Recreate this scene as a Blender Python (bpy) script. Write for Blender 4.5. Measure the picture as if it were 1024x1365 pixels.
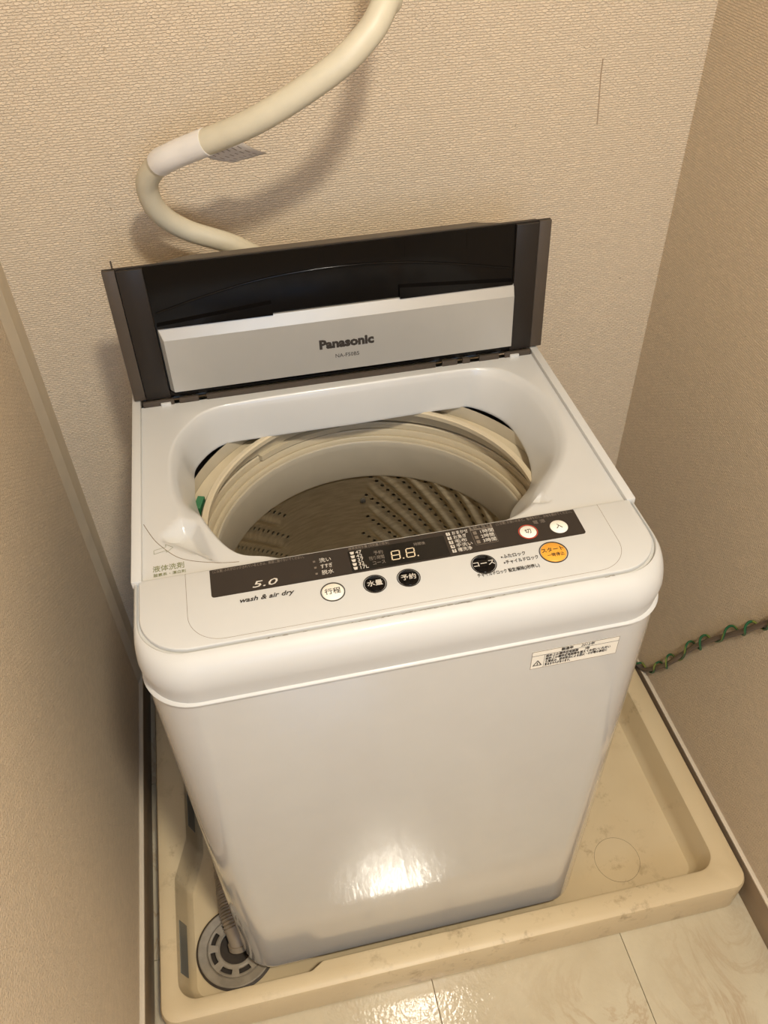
import bpy, bmesh, math, random
from mathutils import Vector, Matrix
random.seed(7)
PI = math.pi
scn = bpy.context.scene
COL = scn.collection
for o in list(bpy.data.objects):
    bpy.data.objects.remove(o)

# ------------------------------------------------------------------ camera
FPX = 1113.39
RM = Matrix(((0.97717943, 0.15973653, -0.14001647),
             (-0.21137304, 0.66600612, -0.71537213),
             (-0.02101924, 0.72864263, 0.68457148)))
CAMP = Vector((0.13712, -0.41631, 1.38045))
cd = bpy.data.cameras.new('camera')
cam = bpy.data.objects.new('camera', cd)
COL.objects.link(cam)
cam.matrix_world = Matrix.Translation(CAMP) @ RM.to_4x4()
cd.sensor_fit = 'VERTICAL'
cd.sensor_height = 36.0
cd.sensor_width = 27.0
cd.lens = 36.0 * FPX / 1365.0
cd.clip_start = 0.02
scn.camera = cam

def at(px, py, axis, val):
    """photo pixel -> point on the plane axis = val"""
    d = RM @ Vector(((px - 512) / FPX, -(py - 682.5) / FPX, -1.0))
    t = (val - CAMP[axis]) / d[axis]
    return CAMP + d * t

# ------------------------------------------------------------------ world, lights, exposure
w = bpy.data.worlds.new('world')
scn.world = w
w.use_nodes = True
w.node_tree.nodes['Background'].inputs[0].default_value = (0.55, 0.65, 0.9, 1)
w.node_tree.nodes['Background'].inputs[1].default_value = 0.0     # closed room: no open sky
LAMP = Vector((0.41, -0.70, 2.22))
ld = bpy.data.lights.new('ceiling_lamp_offscreen', 'AREA')
ld.shape = 'DISK'; ld.size = 0.15; ld.energy = 18.6
ld.color = (1.0, 0.925, 0.785)
lo = bpy.data.objects.new('ceiling_lamp_offscreen', ld)
COL.objects.link(lo)
lo.location = LAMP
# daylight coming in through the window in the wall behind the viewer
wd = bpy.data.lights.new('window_front_offscreen', 'AREA')
wd.shape = 'RECTANGLE'; wd.size = 0.56; wd.size_y = 0.76; wd.energy = 6.5
wd.color = (0.30, 0.57, 1.0)
wo = bpy.data.objects.new('window_front_offscreen', wd)
COL.objects.link(wo)
wo.location = (0.20, -1.680, 1.60)
wo.rotation_euler = (PI / 2, 0, 0)      # emits towards +Y
scn.view_settings.view_transform = 'Standard'
scn.view_settings.look = 'None'
scn.view_settings.gamma = 1.0
scn.view_settings.use_curve_mapping = False
scn.view_settings.exposure = 0.58

# ------------------------------------------------------------------ materials
def lin(c):
    f = lambda v: v / 12.92 if v <= 0.04045 else ((v + 0.055) / 1.055) ** 2.4
    return tuple(f(x / 255.0) for x in c) + (1.0,)

class NT:
    def __init__(s, name):
        s.m = bpy.data.materials.new(name); s.m.use_nodes = True
        s.t = s.m.node_tree; s.b = s.t.nodes['Principled BSDF']
    def n(s, typ, **kw):
        nd = s.t.nodes.new(typ)
        for k, v in kw.items():
            if k in nd.inputs: nd.inputs[k].default_value = v
            else: setattr(nd, k, v)
        return nd
    def l(s, a, b): s.t.links.new(a, b)
    def ramp(s, fac, stops):
        r = s.n('ShaderNodeValToRGB'); e = r.color_ramp.elements
        e[0].position, e[0].color = stops[0]; e[1].position, e[1].color = stops[-1]
        for p, c in stops[1:-1]:
            x = e.new(p); x.color = c
        s.l(fac, r.inputs[0]); return r.outputs[0]
    def coords(s, scale=(1, 1, 1)):
        tc = s.n('ShaderNodeTexCoord'); mp = s.n('ShaderNodeMapping')
        mp.inputs['Scale'].default_value = scale
        s.l(tc.outputs['Object'], mp.inputs[0]); return mp.outputs[0]
    def noise(s, vec, scale, detail=2, rough=.5):
        x = s.n('ShaderNodeTexNoise', Scale=scale, Detail=detail, Roughness=rough)
        s.l(vec, x.inputs['Vector']); return x.outputs['Fac']
    def bump(s, h, strength, dist):
        b = s.n('ShaderNodeBump', Strength=strength, Distance=dist)
        s.l(h, b.inputs['Height']); s.l(b.outputs[0], s.b.inputs['Normal']); s.l(b.outputs[0], s.b.inputs['Coat Normal'])
    def math(s, op, a, b=None):
        m = s.n('ShaderNodeMath', operation=op)
        for i, v in enumerate((a, b)):
            if v is None: continue
            if isinstance(v, (int, float)): m.inputs[i].default_value = v
            else: s.l(v, m.inputs[i])
        return m.outputs[0]

def plain(name, rgb, rough=.5, metal=0., spec=.5, coat=0., var=.04, vscale=30., bump=0., bscale=400.):
    k = NT(name)
    k.b.inputs['Roughness'].default_value = rough
    k.b.inputs['Metallic'].default_value = metal
    k.b.inputs['Specular IOR Level'].default_value = spec
    k.b.inputs['Coat Weight'].default_value = coat
    k.b.inputs['Coat Roughness'].default_value = .08
    c = lin(rgb)
    a = tuple(x * (1 - var) for x in c[:3]) + (1,); b = tuple(min(1, x * (1 + var)) for x in c[:3]) + (1,)
    v = k.coords()
    k.l(k.ramp(k.noise(v, vscale, 3), [(.3, a), (.7, b)]), k.b.inputs['Base Color'])
    if bump: k.bump(k.noise(v, bscale, 2), bump, .0006)
    return k.m

def wallpaper(name, axes, rgb, dark=.80, strength=.55):
    """woven-look vinyl wallpaper; axes picks which object axes run across and up"""
    k = NT(name)
    tc = k.n('ShaderNodeTexCoord'); sp = k.n('ShaderNodeSeparateXYZ'); cb = k.n('ShaderNodeCombineXYZ')
    k.l(tc.outputs['Object'], sp.inputs[0])
    k.l(sp.outputs[axes[0]], cb.inputs[0]); k.l(sp.outputs[axes[1]], cb.inputs[1])
    br = k.n('ShaderNodeTexBrick', Scale=1.0)
    br.offset = .5; br.squash = 1.0
    br.inputs['Brick Width'].default_value = .0085
    br.inputs['Row Height'].default_value = .0031
    br.inputs['Mortar Size'].default_value = .0007
    br.inputs['Mortar Smooth'].default_value = .9
    br.inputs['Bias'].default_value = 0.
    br.inputs['Color1'].default_value = (1, 1, 1, 1); br.inputs['Color2'].default_value = (.72, .72, .72, 1)
    br.inputs['Mortar'].default_value = (.15, .15, .15, 1)
    wob = k.noise(cb.outputs[0], 260., 2)
    add = k.n('ShaderNodeVectorMath', operation='MULTIPLY_ADD')
    k.l(cb.outputs[0], add.inputs[0]); add.inputs[1].default_value = (1, 1, 1)
    w2 = k.n('ShaderNodeCombineXYZ'); off = k.math('MULTIPLY', k.math('SUBTRACT', wob, .5), .0075)
    k.l(off, w2.inputs[0]); k.l(k.math('MULTIPLY', off, .45), w2.inputs[1])
    k.l(w2.outputs[0], add.inputs[2]); k.l(add.outputs[0], br.inputs['Vector'])
    fine = k.noise(cb.outputs[0], 520., 2)
    h = k.math('ADD', k.math('MULTIPLY', br.outputs['Color'], .7), k.math('MULTIPLY', fine, .5))
    c = lin(rgb); d = tuple(x * dark for x in c[:3]) + (1,)
    thr = k.n('ShaderNodeTexBrick', Scale=1.0); thr.offset = .5; thr.squash = 1.0
    for nm_, v_ in (('Brick Width', .0085), ('Row Height', .0031), ('Mortar Size', 0.), ('Bias', 0.)): thr.inputs[nm_].default_value = v_
    thr.inputs['Color1'].default_value = (1, 1, 1, 1); thr.inputs['Color2'].default_value = (0, 0, 0, 1)
    k.l(add.outputs[0], thr.inputs['Vector'])
    col = k.ramp(k.math('ADD', k.math('MULTIPLY', thr.outputs['Color'], .6), k.math('MULTIPLY', k.noise(cb.outputs[0], 310., 2), .5)), [(.15, d), (.85, c)])
    # a few fine dark flecks in the weave
    vo = k.noise(cb.outputs[0], 190., 1)
    fl = k.ramp(vo, [(.20, (.62, .58, .52, 1)), (.27, (1, 1, 1, 1))])
    mx = k.n('ShaderNodeMix', data_type='RGBA', blend_type='MULTIPLY'); mx.inputs[0].default_value = 1.
    k.l(col, mx.inputs[6]); k.l(fl, mx.inputs[7])
    k.l(mx.outputs[2], k.b.inputs['Base Color'])
    k.b.inputs['Roughness'].default_value = .62
    k.b.inputs['Specular IOR Level'].default_value = .3
    k.bump(h, strength, .0016)
    return k.m

M = {}
WALL = (228, 209, 182)
M['wall_b'] = wallpaper('wallpaper_back', (0, 2), WALL, .88, 1.)
M['wall_s'] = wallpaper('wallpaper_side', (1, 2), WALL, .88, 1.)
M['ceiling'] = plain('ceiling_paper', (235, 228, 215), .8)
M['subfloor'] = plain('subfloor', (120, 100, 78), .8)
M['trim'] = plain('trim_vinyl', (206, 192, 168), .5)
M['base'] = plain('baseboard_vinyl', (148, 128, 104), .45, var=.12, vscale=14)
M['basetop'] = plain('baseboard_top', (214, 200, 178), .5)
M['white'] = plain('white_enamel', (196, 195, 191), .20, spec=.5, coat=1., var=.01)
M['cover'] = plain('white_plastic', (196, 195, 191), .46, spec=.45, coat=.08, var=.012, vscale=12)
M['deck'] = plain('white_deck_plastic', (196, 195, 191), .33, spec=.5, coat=.2, var=.015, vscale=18)
M['panelw'] = plain('panel_white', (196, 195, 191), .42, var=.01)
M['black'] = plain('black_print', (44, 37, 32), .38, var=.05)
M['blackgloss'] = plain('black_gloss', (14, 12, 11), .12, spec=.2, var=.05)
M['display'] = plain('display_window', (10, 9, 8), .15, var=.02)
M['ink'] = plain('dark_ink', (48, 42, 36), .6)
M['greyink'] = plain('silver_ink', (205, 198, 186), .5)
M['dimink'] = plain('dim_grey_ink', (118, 108, 96), .5)
M['greenink'] = plain('olive_ink', (128, 130, 92), .6)
M['gap'] = plain('brown_line', (130, 116, 98), .8)  # brownish tone of the thin insert lines and the sticker border
M['scuff'] = plain('wall_scuff', (170, 148, 122), .8)
M['grime'] = plain('grime', (120, 106, 88), .9, var=.3, vscale=200)
M['btnwhite'] = plain('button_white', (240, 235, 222), .4)
M['btnorange'] = plain('button_orange', (233, 165, 60), .4)
M['red'] = plain('red_ring', (190, 70, 50), .5)
M['lid'] = plain('smoked_plastic', (40, 35, 31), .38, spec=.25, var=.05, vscale=20)
M['lidedge'] = plain('smoked_plastic_edge', (74, 65, 56), .45, spec=.3, var=.05)
M['lidback'] = plain('smoked_plastic_back', (96, 88, 77), .55, spec=.3, var=.08, vscale=25)
M['silver'] = plain('silver_plastic', (176, 173, 166), .34, metal=.25, var=.015)
M['beige'] = plain('tub_beige', (196, 183, 156), .38, var=.03)
M['greyband'] = plain('balancer_grey', (170, 162, 146), .38, var=.03)
M['tubgrey'] = plain('tub_outer_grey', (190, 180, 158), .5, var=.05)
M['green'] = plain('green_plastic', (52, 112, 74), .5)
M['footgrey'] = plain('foot_rubber', (70, 66, 60), .7)
M['hose'] = plain('cream_hose', (205, 197, 174), .45, var=.03, vscale=60)
M['sleeve'] = plain('white_tape', (226, 222, 216), .45)
M['tag'] = plain('paper_tag', (182, 173, 162), .7)
M['tagink'] = plain('tag_ink', (128, 116, 104), .7)
M['trap'] = plain('trap_grey', (150, 140, 124), .5, var=.15, vscale=60)
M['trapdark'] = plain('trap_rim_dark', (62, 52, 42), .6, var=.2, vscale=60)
M['corr'] = plain('corrugated_grey', (150, 134, 112), .5, var=.08)
M['label'] = plain('grey_label', (112, 110, 102), .35, var=.1)
M['cord'] = plain('grey_cord', (112, 98, 86), .5)
M['sticker'] = plain('sticker_white', (232, 226, 212), .45)
M['metal'] = plain('chrome', (200, 198, 194), .15, metal=1.)
M['frame'] = plain('window_frame', (210, 208, 204), .4)

def steel():
    k = NT('brushed_steel'); k.b.inputs['Metallic'].default_value = .82
    v = k.coords((1, 1, 6)); n = k.noise(v, 40., 4, .6)
    k.l(k.ramp(n, [(.3, lin((186, 172, 144))), (.7, lin((212, 199, 172)))]), k.b.inputs['Base Color'])
    k.l(k.ramp(n, [(.3, (.30, .30, .30, 1)), (.7, (.42, .42, .42, 1))]), k.b.inputs['Roughness'])
    return k.m
M['steel'] = steel()

def groundwire():
    k = NT('green_yellow_wire')
    v = k.coords(); x = k.n('ShaderNodeTexWave', Scale=26., Distortion=3.)
    k.l(v, x.inputs['Vector'])
    k.l(k.ramp(x.outputs['Fac'], [(.62, lin((36, 92, 58))), (.78, lin((120, 130, 60)))]), k.b.inputs['Base Color'])
    k.b.inputs['Roughness'].default_value = .4
    return k.m
M['wire'] = groundwire()

def pan_mat():
    k = NT('beige_pan'); v = k.coords()
    base = k.ramp(k.noise(v, 9., 4), [(.3, lin((204, 183, 145))), (.75, lin((212, 193, 156)))])
    n2 = k.noise(v, 34., 6, .68); n3 = k.noise(v, 5.5, 3)
    st = k.math('MULTIPLY', k.ramp(n2, [(.54, (0, 0, 0, 1)), (.68, (1, 1, 1, 1))]), k.ramp(n3, [(.45, (0, 0, 0, 1)), (.62, (1, 1, 1, 1))]))
    mx = k.n('ShaderNodeMix', data_type='RGBA'); k.l(k.math('MULTIPLY', st, .7), mx.inputs[0]); k.l(base, mx.inputs[6]); mx.inputs[7].default_value = lin((140, 116, 84))
    k.l(mx.outputs[2], k.b.inputs['Base Color']); k.b.inputs['Roughness'].default_value = .42
    k.bump(k.noise(v, 300., 2), .12, .0006)
    return k.m
M['pan'] = pan_mat()

def tile_mat():
    k = NT('marbled_vinyl_tile'); v = k.coords()
    oi = k.n('ShaderNodeObjectInfo'); ad = k.n('ShaderNodeVectorMath', operation='ADD')
    sc = k.n('ShaderNodeVectorMath', operation='SCALE'); cbx = k.n('ShaderNodeCombineXYZ')
    k.l(oi.outputs['Random'], cbx.inputs[2]); sc.inputs['Scale'].default_value = 7.0
    k.l(cbx.outputs[0], sc.inputs[0]); k.l(v, ad.inputs[0]); k.l(sc.outputs[0], ad.inputs[1]); v = ad.outputs[0]
    base = k.ramp(k.noise(v, 7., 5, .6), [(.3, lin((190, 176, 148))), (.7, lin((206, 195, 168)))])
    wv = k.n('ShaderNodeTexNoise', Scale=5.5, Detail=6., Roughness=.62, Distortion=1.6); k.l(v, wv.inputs['Vector'])
    vein = k.ramp(wv.outputs['Fac'], [(.455, (0, 0, 0, 1)), (.50, (1, 1, 1, 1)), (.545, (0, 0, 0, 1))])
    msk = k.ramp(k.noise(v, 3.2, 2), [(.42, (0, 0, 0, 1)), (.66, (1, 1, 1, 1))])
    f = k.math('MULTIPLY', k.math('MULTIPLY', vein, msk), .75)
    mx = k.n('ShaderNodeMix', data_type='RGBA'); k.l(f, mx.inputs[0]); k.l(base, mx.inputs[6]); mx.inputs[7].default_value = lin((168, 138, 106))
    k.l(mx.outputs[2], k.b.inputs['Base Color'])
    k.b.inputs['Roughness'].default_value = .14; k.b.inputs['Coat Weight'].default_value = .8; k.b.inputs['Coat Roughness'].default_value = .08
    k.bump(k.noise(v, 170., 1), .35, .0009)
    return k.m
M['tile'] = tile_mat()

def lampmat():
    k = NT('lamp_diffuser'); k.b.inputs['Base Color'].default_value = (.9, .85, .75, 1)
    return k.m
M['lamp'] = lampmat()
def panemat():
    k = NT('frosted_daylit_pane'); k.b.inputs['Base Color'].default_value = (.7, .8, .95, 1)
    return k.m
M['pane'] = panemat()
def digitmat():
    k = NT('display_digit_segment'); k.b.inputs['Base Color'].default_value = lin((214, 196, 166)); k.b.inputs['Roughness'].default_value = .5
    return k.m
M['digit'] = digitmat()

# ------------------------------------------------------------------ mesh helpers
def link(name, me, mat, parent=None):
    o = bpy.data.objects.new(name, me); COL.objects.link(o)
    if mat is not None and not me.materials: me.materials.append(M[mat])
    if parent is not None: o.parent = parent
    return o
def smooth(me, ang=35):
    for p in me.polygons: p.use_smooth = True
    try: me.set_sharp_from_angle(angle=math.radians(ang))
    except Exception: pass
def from_data(name, vs, fs, mat, parent=None, sm=None, fix=True):
    me = bpy.data.meshes.new(name); me.from_pydata([tuple(v) for v in vs], [], fs)
    if fix:
        bm = bmesh.new(); bm.from_mesh(me); bmesh.ops.recalc_face_normals(bm, faces=bm.faces); bm.to_mesh(me); bm.free()
    if sm: smooth(me, sm)
    return link(name, me, mat, parent)
def from_bm(name, bm, mat, parent=None, sm=None):
    bmesh.ops.recalc_face_normals(bm, faces=bm.faces)
    me = bpy.data.meshes.new(name); bm.to_mesh(me); bm.free()
    if sm: smooth(me, sm)
    return link(name, me, mat, parent)
def box(name, a, b, mat, parent=None, bev=0., seg=2, rot=None):
    bm = bmesh.new(); bmesh.ops.create_cube(bm, size=1.)
    c = [(a[i] + b[i]) / 2 for i in range(3)]; s = [abs(b[i] - a[i]) for i in range(3)]
    bmesh.ops.scale(bm, vec=s, verts=bm.verts)
    if bev: bmesh.ops.bevel(bm, geom=list(bm.edges), offset=bev, segments=seg, profile=.5, affect='EDGES')
    if rot is not None: bmesh.ops.rotate(bm, cent=(0, 0, 0), matrix=rot, verts=bm.verts)
    bmesh.ops.translate(bm, vec=c, verts=bm.verts)
    return from_bm(name, bm, mat, parent, 40 if bev else None)
def rpoly(pts, rad, seg=8):
    """polygon with rounded corners; a constant number of points per corner"""
    out = []; n = len(pts)
    for i in range(n):
        p = Vector(pts[i]); a = Vector(pts[i - 1]) - p; b = Vector(pts[(i + 1) % n]) - p
        r = rad[i] if isinstance(rad, (list, tuple)) else rad
        a.normalize(); b.normalize()
        ang = a.angle(b); t = max(r, 1e-5) / math.tan(ang / 2)
        c = p + (a + b).normalized() * (max(r, 1e-5) / math.sin(ang / 2))
        s = p + a * t - c; e = p + b * t - c
        th = s.angle_signed(e) if False else None
        a0 = math.atan2(s.y, s.x); a1 = math.atan2(e.y, e.x); d = a1 - a0
        while d > PI: d -= 2 * PI
        while d < -PI: d += 2 * PI
        for k in range(seg + 1):
            q = a0 + d * k / seg
            out.append((c.x + max(r, 1e-5) * math.cos(q), c.y + max(r, 1e-5) * math.sin(q)))
    return out
def loft(name, loops, mat, parent=None, cap0=False, cap1=False, sm=40, closed=True):
    n = len(loops[0]); vs = [v for l in loops for v in l]; fs = []
    for i in range(len(loops) - 1):
        for j in range(n if closed else n - 1):
            k = (j + 1) % n
            fs.append((i * n + j, i * n + k, (i + 1) * n + k, (i + 1) * n + j))
    if cap0: fs.append(tuple(range(n)))
    if cap1: fs.append(tuple(range((len(loops) - 1) * n, len(loops) * n)))
    return from_data(name, vs, fs, mat, parent, sm)
def lathe(name, prof, ctr, mat, parent=None, seg=96, sm=35, closed=False):
    loops = [[(ctr[0] + r * math.sin(2 * PI * j / seg), ctr[1] + r * math.cos(2 * PI * j / seg), z) for j in range(seg)] for r, z in prof]
    if closed: loops.append(loops[0])
    return loft(name, loops, mat, parent, sm=sm)
def catmull(P, closed, per):
    out = []; n = len(P); rng = range(n if closed else n - 1)
    for i in rng:
        if closed: a, b, c, d = P[i - 1], P[i], P[(i + 1) % n], P[(i + 2) % n]
        else: a, b, c, d = P[max(i - 1, 0)], P[i], P[i + 1], P[min(i + 2, n - 1)]
        a, b, c, d = map(Vector, (a, b, c, d))
        for k in range(per):
            t = k / per
            out.append(.5 * ((2 * b) + (c - a) * t + (2 * a - 5 * b + 4 * c - d) * t * t + (3 * b - a - 3 * c + d) * t ** 3))
    if not closed: out.append(Vector(P[-1]))
    return out
def tube(name, pts, rad, mat, parent=None, seg=14, rfun=None, caps=True, flute=0.):
    n = len(pts); pts = [Vector(p) for p in pts]; loops = []; up = Vector((0, 0, 1)); prev = None
    for i in range(n):
        t = (pts[min(i + 1, n - 1)] - pts[max(i - 1, 0)]).normalized()
        if prev is None:
            u = t.cross(up if abs(t.z) < .9 else Vector((1, 0, 0))).normalized()
        else:
            u = (prev - t * prev.dot(t)).normalized()
        prev = u; v = t.cross(u)
        r = rad if rfun is None else rfun(i)
        loops.append([pts[i] + (u * math.cos(2 * PI * j / seg) + v * math.sin(2 * PI * j / seg)) * (r + (flute if j % 2 else -flute)) for j in range(seg)])
    return loft(name, loops, mat, parent, caps, caps, sm=60)
def disc(name, c, r, h, mat, parent=None, seg=40, bev=.0004):
    bev = min(bev, h * .5)
    L = lambda rr, z: [(c[0] + rr * math.cos(2 * PI * k / seg), c[1] + rr * math.sin(2 * PI * k / seg), c[2] + z) for k in range(seg)]
    return loft(name, [L(r, 0), L(r, h - bev), L(r - bev, h)], mat, parent, True, True, sm=50)
def ringdisc(name, c, r0, r1, h, mat, parent=None, seg=48):
    L = lambda rr, z: [(c[0] + rr * math.cos(2 * PI * k / seg), c[1] + rr * math.sin(2 * PI * k / seg), c[2] + z) for k in range(seg)]
    return loft(name, [L(r1, 0), L(r1, h), L(r0, h), L(r0, 0), L(r1, 0)], mat, parent, sm=30)
def empty(name, loc=(0, 0, 0)):
    o = bpy.data.objects.new(name, None); COL.objects.link(o); o.location = loc; o.empty_display_size = .05
    return o
def tag(o, label, cat, group=None):
    o['label'] = label; o['category'] = cat
    if group: o['group'] = group
    return o
def struct(o):
    o['kind'] = 'structure'; return o
IDM = Matrix.Identity(4)
def text(name, body, size, loc, mat, parent, mw=IDM, shear=0., sx=1., align='LEFT', bold=0., ext=.00012, rotz=0., space=1., width=None):
    cu = bpy.data.curves.new(name, 'FONT'); cu.body = body; cu.size = size; cu.shear = shear
    cu.align_x = align; cu.align_y = 'CENTER'; cu.extrude = ext; cu.offset = bold; cu.resolution_u = 2; cu.space_character = space
    t = bpy.data.objects.new(name, cu); COL.objects.link(t)
    dg = bpy.context.evaluated_depsgraph_get()
    me = bpy.data.meshes.new_from_object(t.evaluated_get(dg))
    bpy.data.objects.remove(t); bpy.data.curves.remove(cu)
    if width and me.vertices:
        xs = [v.co.x for v in me.vertices]; sx = width / max(1e-6, max(xs) - min(xs))
    me.transform(mw @ Matrix.Translation(loc) @ Matrix.Rotation(rotz, 4, 'Z') @ Matrix.Diagonal((sx, 1, 1, 1)))
    me.materials.clear()
    return link(name, me, mat, parent)
def transform(o, mw):
    o.data.transform(mw); return o

# ------------------------------------------------------------------ room shell
XL, XR, YB, YF, ZC = -0.1475, 0.7925, 0.666, -1.70, 2.30
T = .06
struct(box('floor', (XL - T, YF - T, -.08), (XR + T, YB + T, -.0035), 'subfloor'))
floor = bpy.data.objects['floor']
struct(box('wall_back', (XL - T, YB, -.0035), (XR + T, YB + T, ZC), 'wall_b'))
struct(box('wall_left', (XL - T, YF, -.0035), (XL, YB, ZC), 'wall_s'))
struct(box('wall_right', (XR, YF, -.0035), (XR + T, YB, ZC), 'wall_s'))
struct(box('ceiling', (XL - T, YF - T, ZC), (XR + T, YB + T, ZC + .06), 'ceiling'))
struct(box('wall_front', (XL - T, YF - T, -.0035), (XR + T, YF, ZC), 'wall_b'))
# vinyl floor tiles, 303 mm, joints where the photograph shows them
TS = .3033; GAPW = .0008
bm = bmesh.new(); bmesh.ops.create_cube(bm, size=1.); bmesh.ops.scale(bm, vec=(TS - GAPW, TS - GAPW, .0035), verts=bm.verts)
bmesh.ops.bevel(bm, geom=[e for e in bm.edges if all(v.co.z > 0 for v in e.verts)], offset=.0006, segments=1, affect='EDGES')
tme = bpy.data.meshes.new('floor_tile'); bm.to_mesh(tme); bm.free(); tme.materials.append(M['tile'])
for i in range(-2, 3):
    for j in range(-5, 3):
        x0 = .2715 + i * TS; y0 = .120 + j * TS
        xa, xb = max(x0, XL + .001), min(x0 + TS, XR - .001); ya, yb = max(y0, YF + .001), min(y0 + TS, YB - .001)
        if xb - xa < .02 or yb - ya < .02: continue
        o = bpy.data.objects.new('tile', tme); COL.objects.link(o); o.parent = floor
        o.location = ((xa + xb) / 2, (ya + yb) / 2, -.00175)
        o.scale = ((xb - xa - GAPW) / (TS - GAPW), (yb - ya - GAPW) / (TS - GAPW), 1)
# scuff on the back wallpaper
tube('scuff_mark', [at(px, py, 1, YB - .0001) for px, py in ((804, 78), (801, 100), (799, 130), (796, 166))], .0008, 'scuff', bpy.data.objects['wall_back'], 6)
# baseboards with a paler upper lip
def baseboard(name, x0, x1, lipx):
    b = struct(box(name, (x0, YF + .001, 0.0), (x1, YB - .001, .066), 'base', bev=.0008))
    box('top_lip', (min(x0, lipx), YF + .001, .066), (max(x1, lipx), YB - .001, .0705), 'basetop', b, bev=.0012)
    return b
baseboard('baseboard_right', XR - .0072, XR, XR)
baseboard('baseboard_left', XL, XL + .0078, XL)
# bevelled moulding in the left back corner
pr = [(XL, .596), (XL + .006, .622), (XL + .0055, YB), (XL, YB)]
struct(loft('trim_1', [[(x, y, z) for x, y in pr] for z in (.0705, ZC)], 'trim', None, True, True, sm=None))
# window in the wall behind the viewer
wf = struct(box('window_1', (-.10, YF + .0005, 1.19), (.50, YF + .012, 2.01), 'frame', bev=.003))
box('pane', (-.08, YF + .012, 1.22), (.48, YF + .0135, 1.98), 'pane', wf)
# ceiling lamp
lmp = tag(empty('ceiling_lamp', (LAMP.x, LAMP.y, ZC)), 'small round ceiling downlight above the washing machine', 'lamp')
def under(o):                      # children keep world-space meshes under a moved empty
    o.data.transform(Matrix.Translation(-o.parent.location)); return o
under(ringdisc('lamp_rim', (LAMP.x, LAMP.y, LAMP.z + .004), .076, .10, .046, 'frame', lmp))
under(disc('diffuser', (LAMP.x, LAMP.y, LAMP.z + .006), .0765, .03, 'lamp', lmp))

# ------------------------------------------------------------------ drain pan
def rect(x0, y0, x1, y1): return [(x0, y0), (x1, y0), (x1, y1), (x0, y1)]
PX0, PX1, PY0, PY1, HP, PF = -.1185, .7775, 0., .645, .0756, .015
def outer(d, z, r=.026): return [(x, y, z) for x, y in rpoly(rect(PX0 + d, PY0 + d, PX1 - d, PY1 - d), max(r - d, .004), 8)]
in_pts = [(-.0905, .0285), (.098, .0285), (.116, .0385), (.7390, .0385), (.7390, .605), (-.0700, .605), (-.0700, .268), (-.0905, .205)]
in_rad = [.028, .01, .01, .030, .03, .03, .03, .03]
def poff(P, d):
    out = []; n = len(P)
    for i in range(n):
        p = Vector(P[i]); e0 = (p - Vector(P[i - 1])).normalized(); e1 = (Vector(P[(i + 1) % n]) - p).normalized()
        n0 = Vector((-e0.y, e0.x)); n1 = Vector((-e1.y, e1.x)); m = (n0 + n1).normalized()
        q = p + m * (d / max(m.dot(n0), .3)); out.append((q.x, q.y))
    return out
def inner(d, z): return [(x, y, z) for x, y in rpoly(poff(in_pts, d), [max(r - d * .6, .004) for r in in_rad], 8)]
bm = bmesh.new()
def addloops(bm, loops):
    prev = None; first = None
    for L in loops:
        cur = [bm.verts.new(v) for v in L]
        if prev:
            n = len(cur)
            for j in range(n): bm.faces.new((prev[j], prev[(j + 1) % n], cur[(j + 1) % n], cur[j]))
        else: first = cur
        prev = cur
    return first, prev
f0, l0 = addloops(bm, [outer(.003, .0005), outer(.0, .004), outer(.0, HP - .008), outer(.0025, HP - .0025), outer(.008, HP)])
f1, l1 = addloops(bm, [inner(-.005, HP), inner(-.0015, HP - .0018), inner(0, HP - .006), inner(.0075, .032), inner(.0105, .021), inner(.0165, PF)])
eds = [bm.edges.get((l[j], l[(j + 1) % len(l)])) for l in (l0, f1) for j in range(len(l))]
bmesh.ops.triangle_fill(bm, use_beauty=True, edges=eds)
dcx, dcy = -.0115, .1045                                  # opening of the drain trap
dl = [bm.verts.new((dcx + .0580 * math.cos(2 * PI * k / 64), dcy + .0580 * math.sin(2 * PI * k / 64), PF)) for k in range(64)]
de = [bm.edges.new((dl[k], dl[(k + 1) % 64])) for k in range(64)]
bmesh.ops.triangle_fill(bm, use_beauty=True, edges=de + [bm.edges.get((l1[j], l1[(j + 1) % len(l1)])) for j in range(len(l1))])
bm.faces.new(f0)
pan = tag(from_bm('washing_machine_pan', bm, 'pan', None, 32), 'beige plastic drip pan with raised rim on the floor under the washing machine', 'drain pan')
# drain trap in the front corner
DC = (-.0115, .1045)
trap = lathe('drain_trap', [(.0605, PF - .001), (.0615, PF + .004), (.0585, PF + .0055)], DC, 'trapdark', pan)
lathe('trap_ring', [(.0585, PF + .001), (.0582, PF + .007), (.0565, PF + .008), (.0460, PF + .0060), (.0450, PF + .0045), (.0440, PF + .006)], DC, 'trap', trap)
# well of the trap under the cover, and the cover with real slots cut through it
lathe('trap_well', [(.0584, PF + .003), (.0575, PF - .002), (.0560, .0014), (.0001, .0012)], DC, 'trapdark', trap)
bm = bmesh.new(); NS = 192; rr_ = (.0440, .0432, .0395, .0325, .0275, .0262, .0250, .0250)
zz_ = (PF + .0055, PF + .0068, PF + .0068, PF + .0068, PF + .0068, PF + .0080, PF + .0068, PF + .0030)
gv = [[bm.verts.new((DC[0] + r * math.cos(2 * PI * k / NS), DC[1] + r * math.sin(2 * PI * k / NS), z)) for k in range(NS)] for r, z in zip(rr_, zz_)]
for a_ in range(len(rr_) - 1):
    for k in range(NS):
        ph_ = ((k + .5) / NS * 8 - .35 + .5) % 1 - .5
        if a_ == 2 and abs(ph_) < .32: continue
        bm.faces.new((gv[a_][k], gv[a_][(k + 1) % NS], gv[a_ + 1][(k + 1) % NS], gv[a_ + 1][k]))
co_ = from_bm('slotted_cover', bm, 'trap', trap, 40)
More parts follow.
